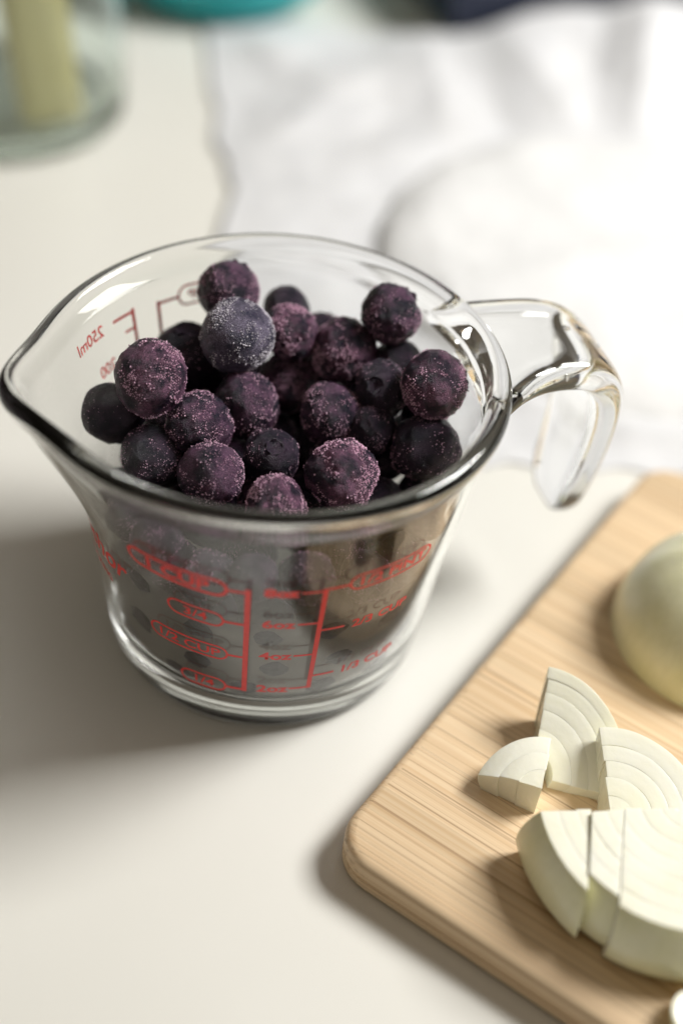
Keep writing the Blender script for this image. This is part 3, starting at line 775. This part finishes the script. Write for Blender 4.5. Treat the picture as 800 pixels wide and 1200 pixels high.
# ---------------------------------------------------------------- onion pieces
def onion_layers(parent, c, a0, a1, R, zb, ztop, fr, squash=0.80, bisect=(), gap=0.0, ystretch=1.0, jit=0.02, seed=1):
    """part of an onion around a vertical axis at c: each layer a solid of its own, cut face on top.
    a0..a1: sector in degrees, ztop(x, y): height of the cut, squash: radius at the board"""
    rnd = random.Random(seed)
    for li, (f0, f1) in enumerate(zip(fr[:-1], fr[1:])):
        na, nz, nr = 26, 7, 3
        dz = rnd.uniform(-jit, jit); da = rnd.uniform(-2.0, 2.0)
        outerm = (li == len(fr)-2)
        bm = bmesh.new(); grid = {}
        g0, g1 = f0*R+(gap if f0 > 0 else 0), f1*R
        for ia in range(na+1):
            a = math.radians(a0+da+(a1-a0)*ia/na)
            for iz in range(nz+1):
                for ir in range(nr+1):
                    q = g0+(g1-g0)*ir/nr
                    w = iz/nz
                    x0, y0 = math.cos(a)*q, math.sin(a)*q*ystretch
                    zt = ztop(c[0]+x0, c[1]+y0)+dz
                    z = zb+(zt-zb)*w
                    k_ = (squash+(1-squash)*math.sin(min(1, w*1.05)*math.pi/2)) if squash < 1 else (1+(squash-1)*(1-w)**0.8+0.05*math.sin(w*math.pi)-0.06*sstep(0.3, 0, w))
                    wob = 1+0.012*noise.noise(Vector((a*2, li*3.1+seed, w*2)))
                    # layers bow a little: the rim of each one stands proud
                    prr = 0.08*noise.noise(Vector((a*1.6, li*5.3+seed, 0.5)))*(1 if iz == nz else 0)
                    grid[ia, iz, ir] = bm.verts.new(((c[0]+x0*k_*wob)*S, (c[1]+y0*k_*wob)*S, (z+prr)*S))
        def quad(a, b, c_, d):
            vs = []
            for v in (grid[a], grid[b], grid[c_], grid[d]):
                if v not in vs: vs.append(v)
            if len(vs) >= 3:
                try: return bm.faces.new(vs)
                except ValueError: return None
        for ia in range(na):
            for iz in range(nz):
                f = quad((ia, iz, nr), (ia+1, iz, nr), (ia+1, iz+1, nr), (ia, iz+1, nr))
                if f and outerm: f.material_index = 1
                if g0 > 0: quad((ia, iz, 0), (ia, iz+1, 0), (ia+1, iz+1, 0), (ia+1, iz, 0))
            for ir in range(nr):
                quad((ia, nz, ir), (ia, nz, ir+1), (ia+1, nz, ir+1), (ia+1, nz, ir))
                quad((ia, 0, ir), (ia+1, 0, ir), (ia+1, 0, ir+1), (ia, 0, ir+1))
        for iz in range(nz):
            for ir in range(nr):
                quad((0, iz, ir), (0, iz, ir+1), (0, iz+1, ir+1), (0, iz+1, ir))
                quad((na, iz, ir), (na, iz+1, ir), (na, iz+1, ir+1), (na, iz, ir+1))
        bmesh.ops.remove_doubles(bm, verts=bm.verts[:], dist=0.00001)
        bmesh.ops.recalc_face_normals(bm, faces=bm.faces[:])
        for co, no in bisect:
            g = bmesh.ops.bisect_plane(bm, geom=bm.verts[:]+bm.edges[:]+bm.faces[:], plane_co=Vector(co)*S, plane_no=no, clear_outer=True)
            bmesh.ops.holes_fill(bm, edges=[e for e in bm.edges if e.is_boundary], sides=0)
        if not bm.faces: bm.free(); continue
        for v in bm.verts: v.co -= Vector(parent['base'])*S
        me = bm_mesh('layer', bm, [M['onion_flesh'], M['onion_skin']])
        lo = add('layer', me, parent)
        if f0 == 0: sharp_by_angle(me, 35); continue
        bv = lo.modifiers.new('soft_edge', 'BEVEL'); bv.width = 0.00009; bv.segments = 3; bv.limit_method = 'ANGLE'; bv.angle_limit = math.radians(40)
    del parent['base']
def onion_thing(name, base, label, cat='onion'):
    o = empty(name, base); o['base'] = base
    tag(o, label, cat, 'cut onion on the board'); return o
ZB = BT+0.05
FR = [0.04, 0.16, 0.31, 0.46, 0.60, 0.74, 0.87, 1.0]
ac = (92.0, -62.5)
o = onion_thing('onion_half', (78, -75, ZB), 'large onion half at the lower right with ringed white cut face')
onion_layers(o, ac, 188, 366, 29.3, ZB, lambda x, y: 25.0+0.03*(x-80)-0.02*(y+75), FR, 1.09, bisect=(((78.3, 0, 0), (0.985, -0.075, 0)),), seed=3)
o = onion_thing('onion_slice', (83, -75, ZB), 'white onion slice standing against the large half, at the right edge')
onion_layers(o, ac, 190, 366, 26.6, ZB, lambda x, y: 25.7+0.02*(x-80), FR[:], 1.12, bisect=(((78.4, 0, 0), (-0.985, 0.075, 0)), ((86.6, 0, 0), (0.97, -0.1, 0))), seed=5, jit=0.02)
o = onion_thing('onion_slice', (91, -75, ZB), 'second white onion slice farther right, cut off by the frame')
onion_layers(o, ac, 190, 366, 28.2, ZB, lambda x, y: 25.9, FR[:], 1.12, bisect=(((86.7, 0, 0), (-0.97, 0.1, 0)), ((97, 0, 0), (1, 0, 0))), seed=8, jit=0.02)
o = onion_thing('onion_wedge', (70, -44, ZB), 'curved onion wedge standing behind the small piece, layers fanned')
onion_layers(o, (63.5, -49.5), -8, 84, 20.5, ZB, lambda x, y: 12.5+0.62*(y+50)+0.05*(x-64), [0.22, 0.42, 0.6, 0.76, 0.89, 1.0], 0.86, seed=11, jit=0.02)
o = onion_thing('onion_wedge', (86, -52, ZB), 'broad onion wedge between the fanned one and the large half')
onion_layers(o, (79.5, -61.0), 0, 98, 19.5, ZB, lambda x, y: 17+0.30*(y+60)+0.06*(x-80), [0.0, 0.25, 0.45, 0.63, 0.8, 1.0], 0.86, seed=14, jit=0.02)
o = onion_thing('onion_chip', (60, -52, ZB), 'small separate onion piece lying left of the others')
onion_layers(o, (64.6, -57.0), 80, 158, 13.8, ZB, lambda x, y: 19.0+0.30*(x-64)-0.02*(y+55)-0.02*(x-60)**2, [0.0, 0.36, 0.68, 1.0], 0.9, seed=17, jit=0.02)
o = onion_thing('onion_chip', (94, -101, ZB), 'tiny onion bit at the bottom right edge')
onion_layers(o, (94.5, -101), 40, 330, 5.2, ZB, lambda x, y: 14.2-0.1*(x-94), [0.0, 0.5, 1.0], 0.8, seed=19, jit=0.3)
# peeled half, cut side down
bm = bmesh.new(); bmesh.ops.create_uvsphere(bm, u_segments=96, v_segments=48, radius=1)
bmesh.ops.bisect_plane(bm, geom=bm.verts[:]+bm.edges[:]+bm.faces[:], plane_co=(0, 0, -0.02), plane_no=(0, 0, -1), clear_outer=True)
bmesh.ops.holes_fill(bm, edges=[e for e in bm.edges if e.is_boundary], sides=0)
for v in bm.verts:
    a = math.atan2(v.co.y, v.co.x)
    w = 1+0.010*math.sin(9*a+1.0)*max(0, v.co.z) + 0.02*noise.noise(v.co*1.6)
    v.co = Vector((v.co.x*25*w, v.co.y*25.5*w, (v.co.z+0.02)*26*w))*S
me = bm_mesh('peeled_onion', bm, M['onion_dome']); sharp_by_angle(me, 50)
po = add('peeled_onion', me, None, (109, 1, ZB))
tag(po, 'peeled yellow green onion half, cut side down, at the right edge', 'onion', 'cut onion on the board')
